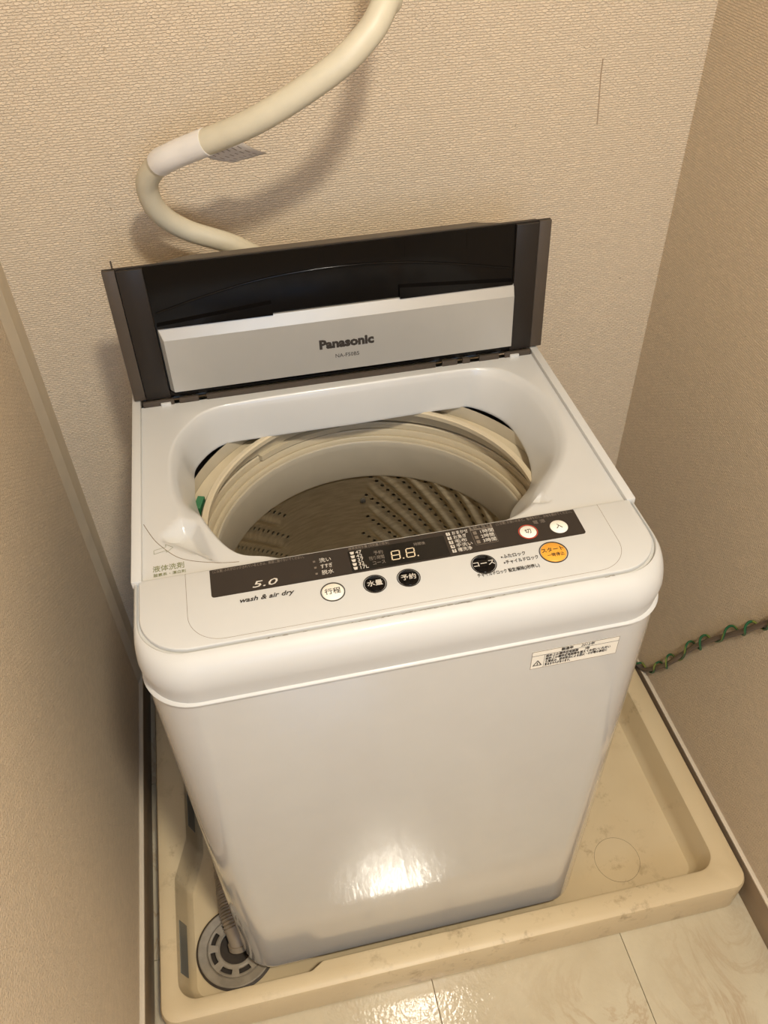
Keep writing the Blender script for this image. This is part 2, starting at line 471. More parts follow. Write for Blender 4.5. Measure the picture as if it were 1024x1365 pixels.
sl_ = co_.modifiers.new('thick', 'SOLIDIFY'); sl_.thickness = .0016; sl_.offset = -1
# grey stickers on the pan's inner side wall
for x0_, ya_, yb_ in ((-.0905, .070, .146), (-.0700, .295, .400)):
    q_ = [(x0_ + .0012, HP - .012), (x0_ + .0072, .036), (x0_ + .0080, .036), (x0_ + .0020, HP - .012)]
    loft('grey_label', [[(x, y, z) for x, z in q_] for y in (ya_, yb_)], 'label', pan, True, True, sm=None)
# round mark left on the pan floor
ringdisc('ring_mark', (.613, .105, PF + .0001),   .0366, .0371, .0001, 'grime', pan)

# ------------------------------------------------------------------ washing machine
WM = tag(empty('washing_machine', (.26, .29, PF)), 'white top-loading washing machine with its dark smoked lid folded open', 'washing machine')
def part(o):
    """geometry is written in world space; shift it under the machine's empty"""
    o.data.transform(Matrix.Translation(-WM.location)); return o
W0, W1, MY0, MY1 = 0.0, .52, .0475, .545
def mo(a, b, z, rf=.050, rb=.012, c=None):
    c = a if c is None else c
    return [(x, y, z) for x, y in rpoly(rect(W0 + a, MY0 + b, W1 - a, MY1 - c), [max(rf - b, .004), max(rf - b, .004), rb, rb], 10)]
i = .0022
body = part(loft('cabinet', [mo(i + .016, i + .016, .0425), mo(i + .009, i + .009, .0440), mo(i + .004, i + .004, .0480), mo(i + .001, i + .001, .0550), mo(i, i, .064), mo(i, i, .730), mo(i + .004, i + .004, .7305)], 'white', WM, True, False, sm=40))
part(loft('base_skirt', [mo(.024, .024, .034), mo(.022, .022, .0425)], 'footgrey', WM, True, True))
for fx in (.06, .46):
    for fy in (.105, .49):
        part(lathe('foot', [(.0001, PF), (.021, PF), (.022, PF + .004), (.018, PF + .010), (.014, .036), (.0001, .036)], (fx, fy), 'footgrey', WM, 24))
# front / side shell of the top, with the rolled front edge and the groove round the control panel
def sh(a, b, z, c=0., rf=.052): return [(x, y, z) for x, y in rpoly(rect(W0 + a, MY0 + b, W1 - a, MY1 - c), [max(rf - b * .25, .004), max(rf - b * .25, .004), .012, .012], 12)]
top = part(loft('top_cover', [sh(.004, .004, .7300), sh(.0004, .0004, .7308), sh(-.0003, -.0003, .7313), sh(-.0006, -.0006, .7320), sh(-.0002, -.0002, .7330), sh(.0022, .0022, .7340), sh(.0017, .0018, .7410), sh(.0006, .0008, .7500), sh(.0, .0002, .7580), sh(.0006, .002, .7675), sh(.0014, .0058, .7755), sh(.0026, .0112, .7812), sh(.0042, .0170, .7846), sh(.0052, .0198, .7853), sh(.0060, .0204, .7846), sh(.0062, .0206, .7815), sh(.010, .026, .7813)], 'cover', WM, False, True, sm=50))
for nm, xa, xb in (('side_rim', .0008, .0112), ('side_rim', .5088, .5192)):
    part(box(nm, (xa, .1620, .778), (xb, MY1 - .006, .7882), 'cover', WM, bev=.0016))
part(box('back_housing', (.0112, .4860, .770), (.5088, MY1 - .004, .7885), 'cover', WM, bev=.003))
# the deck with the funnel opening -------------------------------------------------
hole_c = (.26, .312)
ZD, ZH = .7828, .735
HOLE = [at(px, py, 2, ZH)[:2] for px, py in ((259, 646), (262, 620), (295, 591), (351, 580), (480, 561), (600, 542), (632, 541), (673, 560), (698.5, 593), (709, 626), (706, 649), (683, 680))]
HOLE += [(.3920, .1960), (.345, .1740), (.26, .1715), (.19, .1715), (.1540, .1730)] + [tuple(at(px, py, 2, z_)[:2]) for px, py, z_ in ((358, 744, .774), (324, 739, .774), (295, 714, .771), (272.5, 689.5, .755), (260, 667, .741))]
FUN = [(.0400, .3005), (.0425, .366), (.0600, .4060), (.0883, .4348), (.1389, .4434), (.223, .4455), (.3574, .446), (.4358, .4430), (.4715, .4230), (.4955, .376), (.4990, .3128), (.4822, .2592), (.45, .2141), (.4220, .1860), (.385, .1670), (.32, .1635), (.20, .1635), (.150, .1638), (.118, .1660), (.090, .1770), (.0660, .2060), (.0490, .2520)]
def by_angle(P, n, c):
    L = catmull([(x, y, 0) for x, y in P], True, 60); m = len(L)
    A = [math.atan2(p.y - c[1], p.x - c[0]) for p in L]
    out = []
    for k in range(n):
        th = -PI + 2 * PI * (k + .5) / n; best = None
        for j in range(m):
            a0, a1 = A[j], A[(j + 1) % m]; d = a1 - a0
            if d > PI: d -= 2 * PI
            if d < -PI: d += 2 * PI
            e = th - a0
            if e > PI: e -= 2 * PI
            if e < -PI: e += 2 * PI
            if abs(d) > 1e-9 and 0 <= e / d <= 1:
                best = L[j].lerp(L[(j + 1) % m], e / d); break
        out.append(best)
    return out
NA = 320
Hh = by_angle(HOLE, NA, hole_c); Ff = by_angle(FUN, NA, hole_c)
DX0, DX1, DY0, DY1 = .0108, .5092, .160, .4575
Bb = []
for k in range(NA):
    th = -PI + 2 * PI * (k + .5) / NA; dx, dy = math.cos(th), math.sin(th)
    tx = ((DX1 if dx > 0 else DX0) - hole_c[0]) / dx if abs(dx) > 1e-9 else 1e9
    ty = ((DY1 if dy > 0 else DY0) - hole_c[1]) / dy if abs(dy) > 1e-9 else 1e9
    t = min(tx, ty); Bb.append(Vector((hole_c[0] + dx * t, hole_c[1] + dy * t, 0)))
for cx_, cy_ in ((DX0, DY0), (DX1, DY0), (DX0, DY1), (DX1, DY1)):      # snap to the true corners
    th = math.atan2(cy_ - hole_c[1], cx_ - hole_c[0]); k = int((th + PI) / (2 * PI) * NA) % NA
    Bb[k] = Vector((cx_, cy_, 0))
def sstep(a, b, x):
    t = max(0., min(1., (x - a) / (b - a))); return t * t * (3 - 2 * t)
def poly_depth(p, poly):
    """distance inside a convex polygon to its nearest edge (0 outside)"""
    m = 1e9
    for q in range(len(poly)):
        a, b = poly[q], poly[(q + 1) % len(poly)]
        e = (b[0] - a[0], b[1] - a[1]); L = math.hypot(*e)
        m = min(m, (e[0] * (p[1] - a[1]) - e[1] * (p[0] - a[0])) / L)
    return max(0., m)
POCK = [tuple(at(px, py, 2, ZD)[:2]) for px, py in ((211, 719), (291, 751), (264, 697), (241, 691))]      # counter-clockwise
NOTCH = [(.4090, .1880), (.4340, .1810), (.4300, .2030)]
def dents(p, z):
    d = poly_depth(p, POCK)
    if d > 0: z = min(z, ZD - min(.013, d * 1.15))
    d = poly_depth(p, NOTCH)
    if d > 0: z = min(z, ZD - min(.007, d * 1.3))
    return z
rings = []
NB, NF = 22, 22
for s in range(NB):                                    # boundary -> funnel edge
    t = s / NB; rings.append([(Bb[k].lerp(Ff[k], t), ZD) for k in range(NA)])
for s in range(NF + 1):                                # funnel edge -> hole edge
    t = s / NF
    g = 1 - math.cos(min(1., t / .32) * PI / 2) if t < .32 else None
    drop = (.13 * (t / .32) ** 2) if t < .32 else (.13 + .87 * ((t - .32) / .68) ** 1.25 if True else 0)
    roll = 0. if t < .62 else ((t - .62) / .38) ** 2.2          # rolled lip beside the detergent pocket
    row_ = []
    for k in range(NA):
        lw = (1 - sstep(.245, .300, Hh[k].y)) * (1 - sstep(.13, .20, Hh[k].x))
        row_.append((Ff[k].lerp(Hh[k], t), ZD - (ZD - ZH) * min(1, drop * (1 - lw) + roll * lw)))
    rings.append(row_)
cc = Vector((hole_c[0], hole_c[1], 0))
vs = []
for R in rings:
    for p, z in R: vs.append((p.x, p.y, dents((p.x, p.y), z)))
for sc_, z in ((.997, ZH - .0018), (.999, ZH - .0036), (1.015, ZH - .0030), (1.03, ZH + .004)):
    for k in range(NA):
        p = cc + (Hh[k] - cc) * sc_; vs.append((p.x, p.y, z))
nr = len(vs) // NA
fs = [(i_ * NA + j, i_ * NA + (j + 1) % NA, (i_ + 1) * NA + (j + 1) % NA, (i_ + 1) * NA + j) for i_ in range(nr - 1) for j in range(NA)]
deck = part(from_data('deck', vs, fs, 'deck', WM, 38))
# cut the plain lid of the shell away where the opening is
bmx = bmesh.new(); bmx.from_mesh(top.data)
big = max(bmx.faces, key=lambda f: f.calc_area()); bmesh.ops.delete(bmx, geom=[big], context='FACES_ONLY')
bmx.to_mesh(top.data); bmx.free()
# corner insert line and lettering on the deck
arc = catmull([(.0125, .2480, ZD), (.0200, .2290, ZD), (.0279, .2141, ZD), (.0445, .1929, ZD), (.0624, .1823, ZD), (.0877, .1742, ZD), (.105, .1715, ZD)], False, 8)
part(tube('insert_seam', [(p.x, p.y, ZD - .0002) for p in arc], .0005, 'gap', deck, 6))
part(text('deck_lettering', '液体洗剤', .0090, (.0207, .1795, ZD + .0002), 'greenink', deck, width=.0305, bold=.00005))
part(text('deck_lettering', '酸素系・漂白剤', .0046, (.0215, .1712, ZD + .0002), 'greenink', deck, width=.031))
arw = [(.0225, .2010), (.0225, .2065), (.0345, .2090), (.0340, .2125), (.0415, .2070), (.0350, .2010), (.0345, .2040), (.0225, .2010)]
bm = bmesh.new()
for q in range(len(arw) - 1):
    a, b = Vector(arw[q]), Vector(arw[q + 1]); n_ = (b - a).normalized(); n_ = Vector((-n_.y, n_.x)) * .00022
    bm.faces.new([bm.verts.new((v.x, v.y, ZD + .00025)) for v in (a - n_, b - n_, b + n_, a + n_)])
part(from_bm('arrow_mark', bm, 'greenink', deck))
# dark grime specks caught in the front groove
bm = bmesh.new()
for q in range(60):
    x_ = random.choice((random.uniform(.10, .47), random.uniform(.20, .34))); y_ = .0668 + random.uniform(0, .0012); l_ = random.uniform(.0006, .0030); h_ = random.uniform(.0002, .0005)
    bm.faces.new([bm.verts.new(v) for v in ((x_ - l_, y_, .7857), (x_ + l_, y_, .7857), (x_ + l_, y_ + h_, .7857), (x_ - l_, y_ + h_, .7857))])
gr_ = part(from_bm('groove_grime', bm, 'grime', top)); gr_['kind'] = 'stuff'
# ------------------------------------------------------------------ control panel
ZP = .7867
cp_pts = [(.0082, .0708), (.5118, .0708), (.5118, .1640), (.0082, .1640)]
def cp(d, z): return [(x, y, z) for x, y in rpoly(poff(cp_pts, d), [.047 - d, .047 - d, .003, .003], 14)]
panel = part(loft('control_panel', [cp(0, .778), cp(0, ZP - .0012), cp(.0004, ZP - .0004), cp(.0013, ZP)], 'panelw', WM, False, True, sm=50))
def ptext(body, size, x, y, mat, **kw): return part(text('panel_lettering', body, size, (x, y, kw.pop('z', ZP + .0005)), mat, panel, **kw))
# thin parting line of the printed insert
ins = rpoly([(.0525, .1636), (.0525, .0757), (.4765, .0757), (.4765, .1636)], [.001, .033, .033, .001], 12)
ins = [p for p in ins if p[1] < .1634]
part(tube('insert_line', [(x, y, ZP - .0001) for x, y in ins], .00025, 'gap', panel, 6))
# black printed strip
st = rpoly([(.0757, .1262), (.4497, .1262), (.4497, .1622), (.0757, .1622)], [.003, .003, .0008, .0008], 5)
part(loft('display_strip', [[(x, y, ZP - .0003) for x, y in st], [(x, y, ZP + .0003) for x, y in st]], 'black', panel, True, True, sm=None))
ds = rpoly(rect(.2110, .1282, .3090, .1560), .0012, 3)
part(loft('display_window', [[(x, y, ZP) for x, y in ds], [(x, y, ZP + .0005) for x, y in ds]], 'display', panel, True, True, sm=None))
def button(x, y, r, mat, ringmat=None, gap=True):
    part(disc('button', (x, y, ZP - .0002), r, .0012, mat, panel))
    if ringmat:
        part(ringdisc('button_ring', (x, y, ZP), r + .0006, r + .0014, .0007, ringmat, panel))
ZT = ZP + .0011
for x, y, r, mat, rm, tx, tm, sz in ((.1883, .1075, .0103, 'btnwhite', 'ink', '行程', 'ink', .0078), (.2291, .1083, .0100, 'blackgloss', 'ink', '水量', 'greyink', .0076), (.2621, .1086, .0100, 'blackgloss', 'ink', '予約', 'greyink', .0076), (.3371, .1090, .0112, 'blackgloss', 'ink', 'コース', 'greyink', .0076), (.3935, .1413, .0085, 'btnwhite', 'red', '切', 'ink', .0070), (.4262, .1413, .0091, 'btnwhite', None, '入', 'ink', .0070)):
    button(x, y, r, mat, rm); ptext(tx, sz, x, y, tm, align='CENTER', z=ZT, bold=.00006)
button(.4083, .1087, .0128, 'btnorange', 'ink')
ptext('スタート', .0064, .4083, .1115, 'ink', align='CENTER', z=ZT, bold=.00006, width=.0225)
ptext('一時停止', .0054, .4093, .1045, 'ink', align='CENTER', z=ZT, bold=.00005, width=.0170)
ptext('5.0', .0112, .1135, .1332, 'greyink', shear=.25, width=.0245)
ptext('wash & air dry', .0078, .1005, .1162, 'ink', shear=.3, width=.0514, bold=.00012)
ptext('(ご注意) ふたがロックされているときは、無理に開けないでください。', .0042, .0785, .1590, 'dimink', width=.0895)
for k, tx in enumerate(('洗い', 'すすぎ', '脱水')):
    y = .1500 - k * .0082
    ptext('■', .0030, .1755, y, 'dimink'); ptext(tx, .0063, .1818, y, 'greyink', width=.0115)
ptext('標準使用水量 [洗剤量の目安]', .0042, .2125, .1590, 'dimink', width=.041)
for k, tx in enumerate(('47', '42', '37', '32', '17L')):
    y = .1527 - k * .0052
    cup = [(.2128, y + .0018), (.2136, y - .0018), (.2164, y - .0018), (.2172, y + .0018)]
    part(from_data('cup_mark', [(a, b, ZP + .0008) for a, b in cup], [(0, 1, 2, 3)], 'greyink', panel))
    ptext(tx, .0062, .2185, y, 'greyink', z=ZP + .0007)
for k, tx in enumerate(('予約', '残り時間', 'コース')):
    ptext(tx, .0058, .2455, .1475 - k * .0066, 'dimink', z=ZP + .0007, align='RIGHT', width=(.0095, .0150, .0125)[k])
ptext('時間後', .0046, .2770, .1500, 'dimink', z=ZP + .0007, width=.0115)
# seven-segment figures
def seg7(x, y, wd, ht, sk=.10, t=.0012):
    bm = bmesh.new(); h = ht / 2
    def bar(ax, ay, bx_, by):
        a = Vector((ax, ay)); b = Vector((bx_, by)); d = (b - a).normalized(); n_ = Vector((-d.y, d.x)) * t * .5; a = a + d * t * .3; b = b - d * t * .3
        bm.faces.new([bm.verts.new((x + v.x + sk * v.y, y + v.y, ZP + .0008)) for v in (a - n_, b - n_, b + n_, a + n_)])
    for yy in (0, h, ht): bar(0, yy, wd, yy)
    for xx in (0, wd): bar(xx, 0, xx, h); bar(xx, h, xx, ht)
    return part(from_bm('display_digit', bm, 'digit', panel))
seg7(.2520, .1345, .0080, .0115); seg7(.2668, .1345, .0080, .0115)
for x in (.2632, .2780): part(box('display_point', (x - .0007, .1340, ZP + .0004), (x + .0007, .1352, ZP + .0008), 'digit', panel))
for k, tx in enumerate(('おまかせ', 'お急ぎ', '毛布', '手洗い', '槽洗浄')):
    y = .1568 - k * .0060
    part(box('course_mark', (.3122, y - .0021, ZP), (.3162, y + .0021, ZP + .0005), 'greyink', panel))
    ptext(str(k + 1), .0045, .3131, y, 'ink', z=ZP + .0008); ptext(tx, .0056, .3178, y, 'greyink', width=(.0165, .0135, .0125, .0165, .0145)[k])
part(box('printed_header', (.3372, .1560, ZP), (.3608, .1612, ZP + .0005), 'dimink', panel))
ptext('残り時間の設定', .0042, .3490, .1586, 'black', z=ZP + .0008, align='CENTER', width=.0205)
for k in range(3):
    y = .1522 - k * .0064
    part(box('time_mark', (.3392, y - .0022, ZP), (.3428, y + .0022, ZP + .0005), 'dimink', panel))
    ptext('%d時間' % (k + 1), .0058, .3456, y, 'greyink', width=.0135)
for a, b in (((.3372, .1355), (.3608, .1358)), ((.3372, .1355), (.3375, .1560)), ((.3605, .1355), (.3608, .1560))):
    part(box('box_rule', (a[0], a[1], ZP), (b[0], b[1], ZP + .0004), 'dimink', panel))
ptext('(ご注意) お使いのあと、電源を切り、水栓を閉めてください。', .0042, .3650, .1590, 'dimink', width=.0815)
ptext('電 源', .0055, .4090, .1525, 'dimink', align='CENTER', width=.0125)
ptext('▪ふたロック', .0056, .3555, .1138, 'ink', bold=.00005, width=.0250)
ptext('▪チャイルドロック', .0056, .3560, .1060, 'ink', bold=.00005, width=.0350)
ptext('チャイルドロック 設定/解除(3秒押し)', .0054, .3265, .0953, 'ink', bold=.00004, width=.0620)
# ------------------------------------------------------------------ sticker on the cabinet front
FM = Matrix.Rotation(PI / 2, 4, 'X')                       # text plane -> facing -Y
YS = MY0 + i - .0004
sk = part(box('year_sticker', (.3735, YS, .6850), (.4655, MY0 + i + .0005, .7125), 'sticker', WM))
def stext(body, size, x, z, **kw): return part(text('sticker_lettering', body, size, (x, z, -YS + .00015), 'ink', sk, mw=FM, **kw))
stext('製造年', .0046, .4040, .7090, bold=.0001, width=.0125); stext('2012年', .0052, .4245, .7092, shear=.2, width=.0146)
for k, (tx, wd_) in enumerate((('設計上の標準使用期間　　7年', .046), ('設計上の標準使用期間を超えてお使いいただい', .069), ('た場合は、経年劣化による発火・けが等の事故に', .066), ('至るおそれがあります。', .027))):
    stext(tx, .0043, .3885, .7027 - k * .0046, bold=.00008, width=wd_)
for a, b in (((.3735, .7056), (.4655, .7059)), ((.3870, .6850), (.3873, .7056))):
    part(box('sticker_rule', (a[0], YS - .0002, a[1]), (b[0], YS + .0002, b[1]), 'ink', sk))
for a, b in (((.3735, .6850), (.4655, .6853)), ((.3735, .7122), (.4655, .7125)), ((.3735, .6850), (.3738, .7125)), ((.4652, .6850), (.4655, .7125))):
    part(box('sticker_rule', (a[0], YS - .0002, a[1]), (b[0], YS + .0002, b[1]), 'gap', sk))
bm = bmesh.new()
tr = [Vector((.3752, .6895)), Vector((.3856, .6895)), Vector((.3804, .6985))]; ce = (tr[0] + tr[1] + tr[2]) / 3
o_ = [bm.verts.new((v.x, YS - .0002, v.y)) for v in tr]; n_ = [bm.verts.new((ce.x + (v.x - ce.x) * .66, YS - .0002, ce.y + (v.y - ce.y) * .66)) for v in tr]
for q in range(3): bm.faces.new((o_[q], o_[(q + 1) % 3], n_[(q + 1) % 3], n_[q]))
part(from_bm('warning_triangle', bm, 'ink', sk))
stext('!', .0055, .3804, .6922, align='CENTER', bold=.0002)
# ------------------------------------------------------------------ tub, balancer ring, drum
TC = (.26, .271)
part(lathe('tub_cover', [(.1885, .7255), (.1885, .7310), (.1905, .7325), (.1955, .7318), (.1985, .7270), (.2000, .7150), (.2040, .7120), (.2190, .7150), (.2205, .7150), (.2205, .7060), (.2010, .7050), (.1950, .7230), (.1885, .7255)], TC, 'beige', WM, 128))
part(lathe('tub_wall', [(.2210, .733), (.2210, .28)], TC, 'tubgrey', WM, 96))
ring = part(lathe('balance_ring', [(.1880, .6785), (.1893, .6795), (.1896, .6845), (.1908, .6865), (.1926, .6862), (.1938, .6835), (.1950, .6835), (.1956, .6915), (.1968, .6938), (.1986, .6935), (.1998, .6905), (.2008, .6905), (.2016, .6990), (.2030, .7005), (.2090, .6995), (.2100, .6300), (.2050, .6200)], TC, 'beige', WM, 128))
part(lathe('inner_band', [(.1888, .6795), (.1872, .6770), (.1862, .6700), (.1850, .6230), (.1865, .6195), (.1960, .6190)], TC, 'greyband', ring, 128))
# little raised tabs on the balance ring and the green clip at the tub edge
def onring(name, th0, th1, r0, r1, z0, z1, mat, parent):
    n = 8; L = []
    for k in range(n + 1):
        a = math.radians(th0 + (th1 - th0) * k / n); s_, c_ = math.sin(a), math.cos(a)
        L.append([(TC[0] + r * s_, TC[1] + r * c_, z) for r, z in ((r0, z0), (r1, z0), (r1, z1), (r0, z1))])
    return part(loft(name, L, mat, parent, True, True, sm=35))
onring('filter_tab', -36, -2, .1950, .2090, .6960, .7035, 'beige', ring)
onring('cover_tab', -40, -24, .2010, .2080, .7040, .7150, 'beige', ring)
onring('clip', -76, -70, .2005, .2085, .7120, .7290, 'green', WM)
DR = .1920
def drum_r(th, z):
    ph = th + (z - .60) / .0036                       # helical rows: lower as they go clockwise
    r = DR + .0 * z
    on = sstep(6, 12, th) * (1 - sstep(118, 124, th)) if th > 0 else (1 - sstep(-36, -30, th)) * sstep(-140, -134, th)
    u = ((ph - 13.0) / 11.6) % 1.0                    # 0 = on a row of holes
    rib = math.exp(-((u - .5) / .16) ** 2)
    return r - .0060 * rib * on
# perforated sheet on a grid that follows the helical rows: n = row, q = hole along the row
NROW = 31; DN = 360. / NROW; DQ = 2.35
def dpt(n, q, dr=0.):
    th = 13.0 + DN * n + DQ * q - 6; z = .60 - (DQ * q - 6) * .0036
    tw = (th + 180) % 360 - 180; r = drum_r(tw, z) + dr
    return Vector((TC[0] + r * math.sin(math.radians(th)), TC[1] + r * math.cos(math.radians(th)), z))
COLS = [-.50, -.44, -.38, -.32, -.26, -.20, -.13, 0., .13, .20, .26, .32, .38, .44]
bm = bmesh.new(); cache = {}
def dv(n, ci, q2):
    if ci == len(COLS): n, ci = n + 1, 0
    key = (n % NROW, ci, q2)
    if key not in cache: cache[key] = bm.verts.new(dpt(n % NROW + COLS[ci], q2 / 2.))
    return cache[key]
def shape(n, q):                                         # is there a hole at this lattice point?
    th = (13.0 + DN * n + DQ * q - 6 + 180) % 360 - 180; z = .60 - (DQ * q - 6) * .0036
    return z < .6135 and z > .36 and (5 < th < 122 or -138 < th < -28)
QR = .0027 / (DR * math.radians(1))                      # hole radius in degrees of arc
for n in range(NROW):
    for q in range(0, 34):
        for ci in range(len(COLS)):
            if ci in (6, 7) and shape(n, q): continue
            for h_ in (2 * q - 1, 2 * q):
                bm.faces.new((dv(n, ci, h_), dv(n, ci + 1, h_), dv(n, ci + 1, h_ + 1), dv(n, ci, h_ + 1)))
        if shape(n, q):
            B = [dv(n, c_, h_) for c_, h_ in ((6, 2 * q - 1), (7, 2 * q - 1), (8, 2 * q - 1), (8, 2 * q), (8, 2 * q + 1), (7, 2 * q + 1), (6, 2 * q + 1), (6, 2 * q))]
            loc = [(DN * a_ * DR * math.radians(1) + DQ * b_ * DR * math.radians(1), -DQ * b_ * .0036) for a_, b_ in ((-.13, -.5), (0, -.5), (.13, -.5), (.13, 0), (.13, .5), (0, .5), (-.13, .5), (-.13, 0))]
            an = [math.atan2(y_, x_) for x_, y_ in loc]; Cc = []
            for e in range(8):
                d_ = (an[(e + 1) % 8] - an[e] + PI) % (2 * PI) - PI
                Cc += [an[e], an[e] + d_ / 2]
            def ringv(dr):
                out = []
                for a_ in Cc:
                    bq = -.0027 * math.sin(a_) / (DQ * .0036); an_ = (.0027 * math.cos(a_) / (DR * math.radians(1)) - DQ * bq) / DN
                    out.append(bm.verts.new(dpt(n + an_, q + bq, dr)))
                return out
            R0, R1 = ringv(0.), ringv(.0012)
            for e in range(8): bm.faces.new((B[e], B[(e + 1) % 8], R0[(2 * e + 2) % 16], R0[2 * e + 1], R0[2 * e]))
            for e in range(16): bm.faces.new((R0[e], R0[(e + 1) % 16], R1[(e + 1) % 16], R1[e]))
drum = part(from_bm('drum', bm, 'steel', WM, 55))
part(disc('dark_disc', (0, 0, 0), .0042, .002, 'footgrey', drum, 20))  # small dark grey disc set on the drum wall
bpy.data.objects['dark_disc'].data.transform(Matrix.Translation(WM.location))
a = math.radians(5.5)
bpy.data.objects['dark_disc'].data.transform(Matrix.Translation(Vector((TC[0] + (DR - .0004) * math.sin(a), TC[1] + (DR - .0004) * math.cos(a), .5700)) - WM.location) @ Matrix.Rotation(PI / 2, 4, 'X'))
part(lathe('pulsator', [(.192, .335), (.17, .328), (.15, .335), (.08, .345), (.03, .362), (.0001, .366)], TC, 'greyband', WM, 96))
# ------------------------------------------------------------------ lid (folded open, standing at the hinge)
HL = Vector((0, .4625, .7900))
LM = Matrix.Translation(HL) @ Matrix.Rotation(-math.radians(4.2), 4, 'X') @ Matrix(((1, 0, 0, 0), (0, 0, -1, 0), (0, 1, 0, 0), (0, 0, 0, 1)))
# lid space: u = x, v = up the lid, w = towards the viewer
def lbox(name, u0, v0, w0, u1, v1, w1, mat, parent, bev=0.):
    return part(transform(box(name, (u0, v0, w0), (u1, v1, w1), mat, parent, bev), LM))
U0, U1, VT = .0045, .5235, .1640
lid = lbox('lid', U0, .0, -.008, U1, VT, -.004, 'lid', WM)
for ua, ub in ((U0, .0185), (.5085, U1)):
    lbox('edge_strip', ua, 0, -.004, ub, VT, .0, 'lidedge', lid, .0008)
for ua, ub in ((.0195, .0480), (.4800, .5080)):
    lbox('frame_band', ua, 0, -.004, ub, VT - .001, .0016, 'lid', lid, .0005)
lbox('lower_bar', .048, 0, -.004, .480, .0085, .0015, 'blackgloss', lid, .0008)
lbox('smoked_window', .048, .0085, -.004, .480, VT - .0005, -.0025, 'blackgloss', lid)
# silver plate: tapered block with a sloped upper edge
sv = [(.0500, .0090), (.4808, .0090), (.4808, .0905), (.0500, .0905)]
sf = [(.0545, .0090), (.4800, .0090), (.4800, .0770), (.0545, .0770)]
L_ = [[(x, y, -.003) for x, y in rpoly(sv, .0008, 3)], [(x, y, .0005) for x, y in rpoly(sv, .0008, 3)], [(x, y, .0070) for x, y in rpoly(sf, .0008, 3)]]
silver = part(transform(loft('silver_plate', L_, 'silver', lid, False, True, sm=18), LM))
part(text('logo_lettering', 'Panasonic', .0158, (.2680, .0455, .00715), 'ink', silver, mw=LM, align='CENTER', bold=.0008, width=.0675, ext=.0002))
part(text('logo_lettering', 'NA-F50B5', .0072, (.2680, .0285, .00715), 'ink', silver, mw=LM, align='CENTER', width=.0295, ext=.0001))
# grip ledges either side of the finger recess and the curved edge of the folded front flap
for us in ((.0505, .0960), (.1842, .1068)), ((.3371, .1068), (.4785, .0965)):
    (ua, va), (ub, vb) = us
    P_ = [(ua, .0905, -.003), (ub, .0905, -.003), (ub, vb, -.003), (ua, va, -.003)]
    Q_ = [(ua, .0905, .0030), (ub, .0905, .0030), (ub, vb - .002, .0030), (ua, va - .002, .0030)]
    part(transform(from_data('grip_ledge', P_ + Q_, [(0, 1, 2, 3), (4, 5, 6, 7), (0, 1, 5, 4), (1, 2, 6, 5), (2, 3, 7, 6), (3, 0, 4, 7)], 'blackgloss', lid), LM))
cv = catmull([(.052, .1080, -.002), (.11, .1220, -.002), (.18, .1340, -.002), (.26, .1380, -.002), (.34, .1340, -.002), (.41, .1230, -.002), (.476, .1100, -.002)], False, 8)
part(transform(tube('flap_curve', cv, .0012, 'blackgloss', lid, 8), LM))
for uu in (.105, .180, .250, .345, .420):
    lbox('flap_rib', uu, .1400, -.0026, uu + .0012, .1590, -.0020, 'blackgloss', lid)
# the other half of the lid folded behind
bp = [(.0150, -.008), (.0150, -.0125), (.0620, -.0140), (.0980, -.0265), (.4330, -.0265), (.4640, -.0155), (.5080, -.0155), (.5130, -.008)]
part(transform(loft('folded_flap', [[(u, v, w_) for u, w_ in bp] for v in (.006, VT - .002)], 'lidback', lid, True, True, sm=None), LM))
lbox('flap_prong', .0150, VT - .006, -.0125, .0165, VT + .007, -.009, 'lidedge', lid)
# hinge details along the foot of the lid
for uu in (.0412, .4853):
    part(box('hinge_tab', (uu - .0060, .4535, .7815), (uu + .0060, .4575, .7872), 'cover', WM, bev=.0006))
xs_ = .0140
for uu, ww in ((.0543, .0032), (.0858, .0048), (.3850, .0042), (.4128, .0034), (.4325, .0062), (.4688, .0040), (.5080, .0)):
    part(box('hinge_bar', (xs_, .4562, .7825), (uu - ww, .4600, .7898), 'lidedge', WM, bev=.0006)); xs_ = uu + ww

# ------------------------------------------------------------------ drain hose of the machine
dp = catmull([(DC[0] + .005, DC[1] + .000, PF + .003), (DC[0] + .004, DC[1] + .010, .030), (DC[0] - .002, .140, .040), (DC[0] - .006, .180, .043), (-.0195, .240, .044), (-.023, .320, .045), (-.027, .420, .046), (-.030, .500, .060), (-.005, .575, .10), (.06, .600, .16)], False, 40)
acc = [0.]
for q in range(1, len(dp)): acc.append(acc[-1] + (dp[q] - dp[q - 1]).length)
def corr(q):
    s = acc[q]
    if s < .030: return .0150
    return .0152 + .0014 * math.sin(2 * PI * (s - .030) / .0042)
dh = tag(tube('drain_hose', dp, .015, 'corr', None, 18, corr), 'grey corrugated drain hose running beside the machine into the drain trap', 'hose')
ce0 = dp[0]
tube('hose_cuff', dp[2:26], .0170, 'corr', dh, 20)

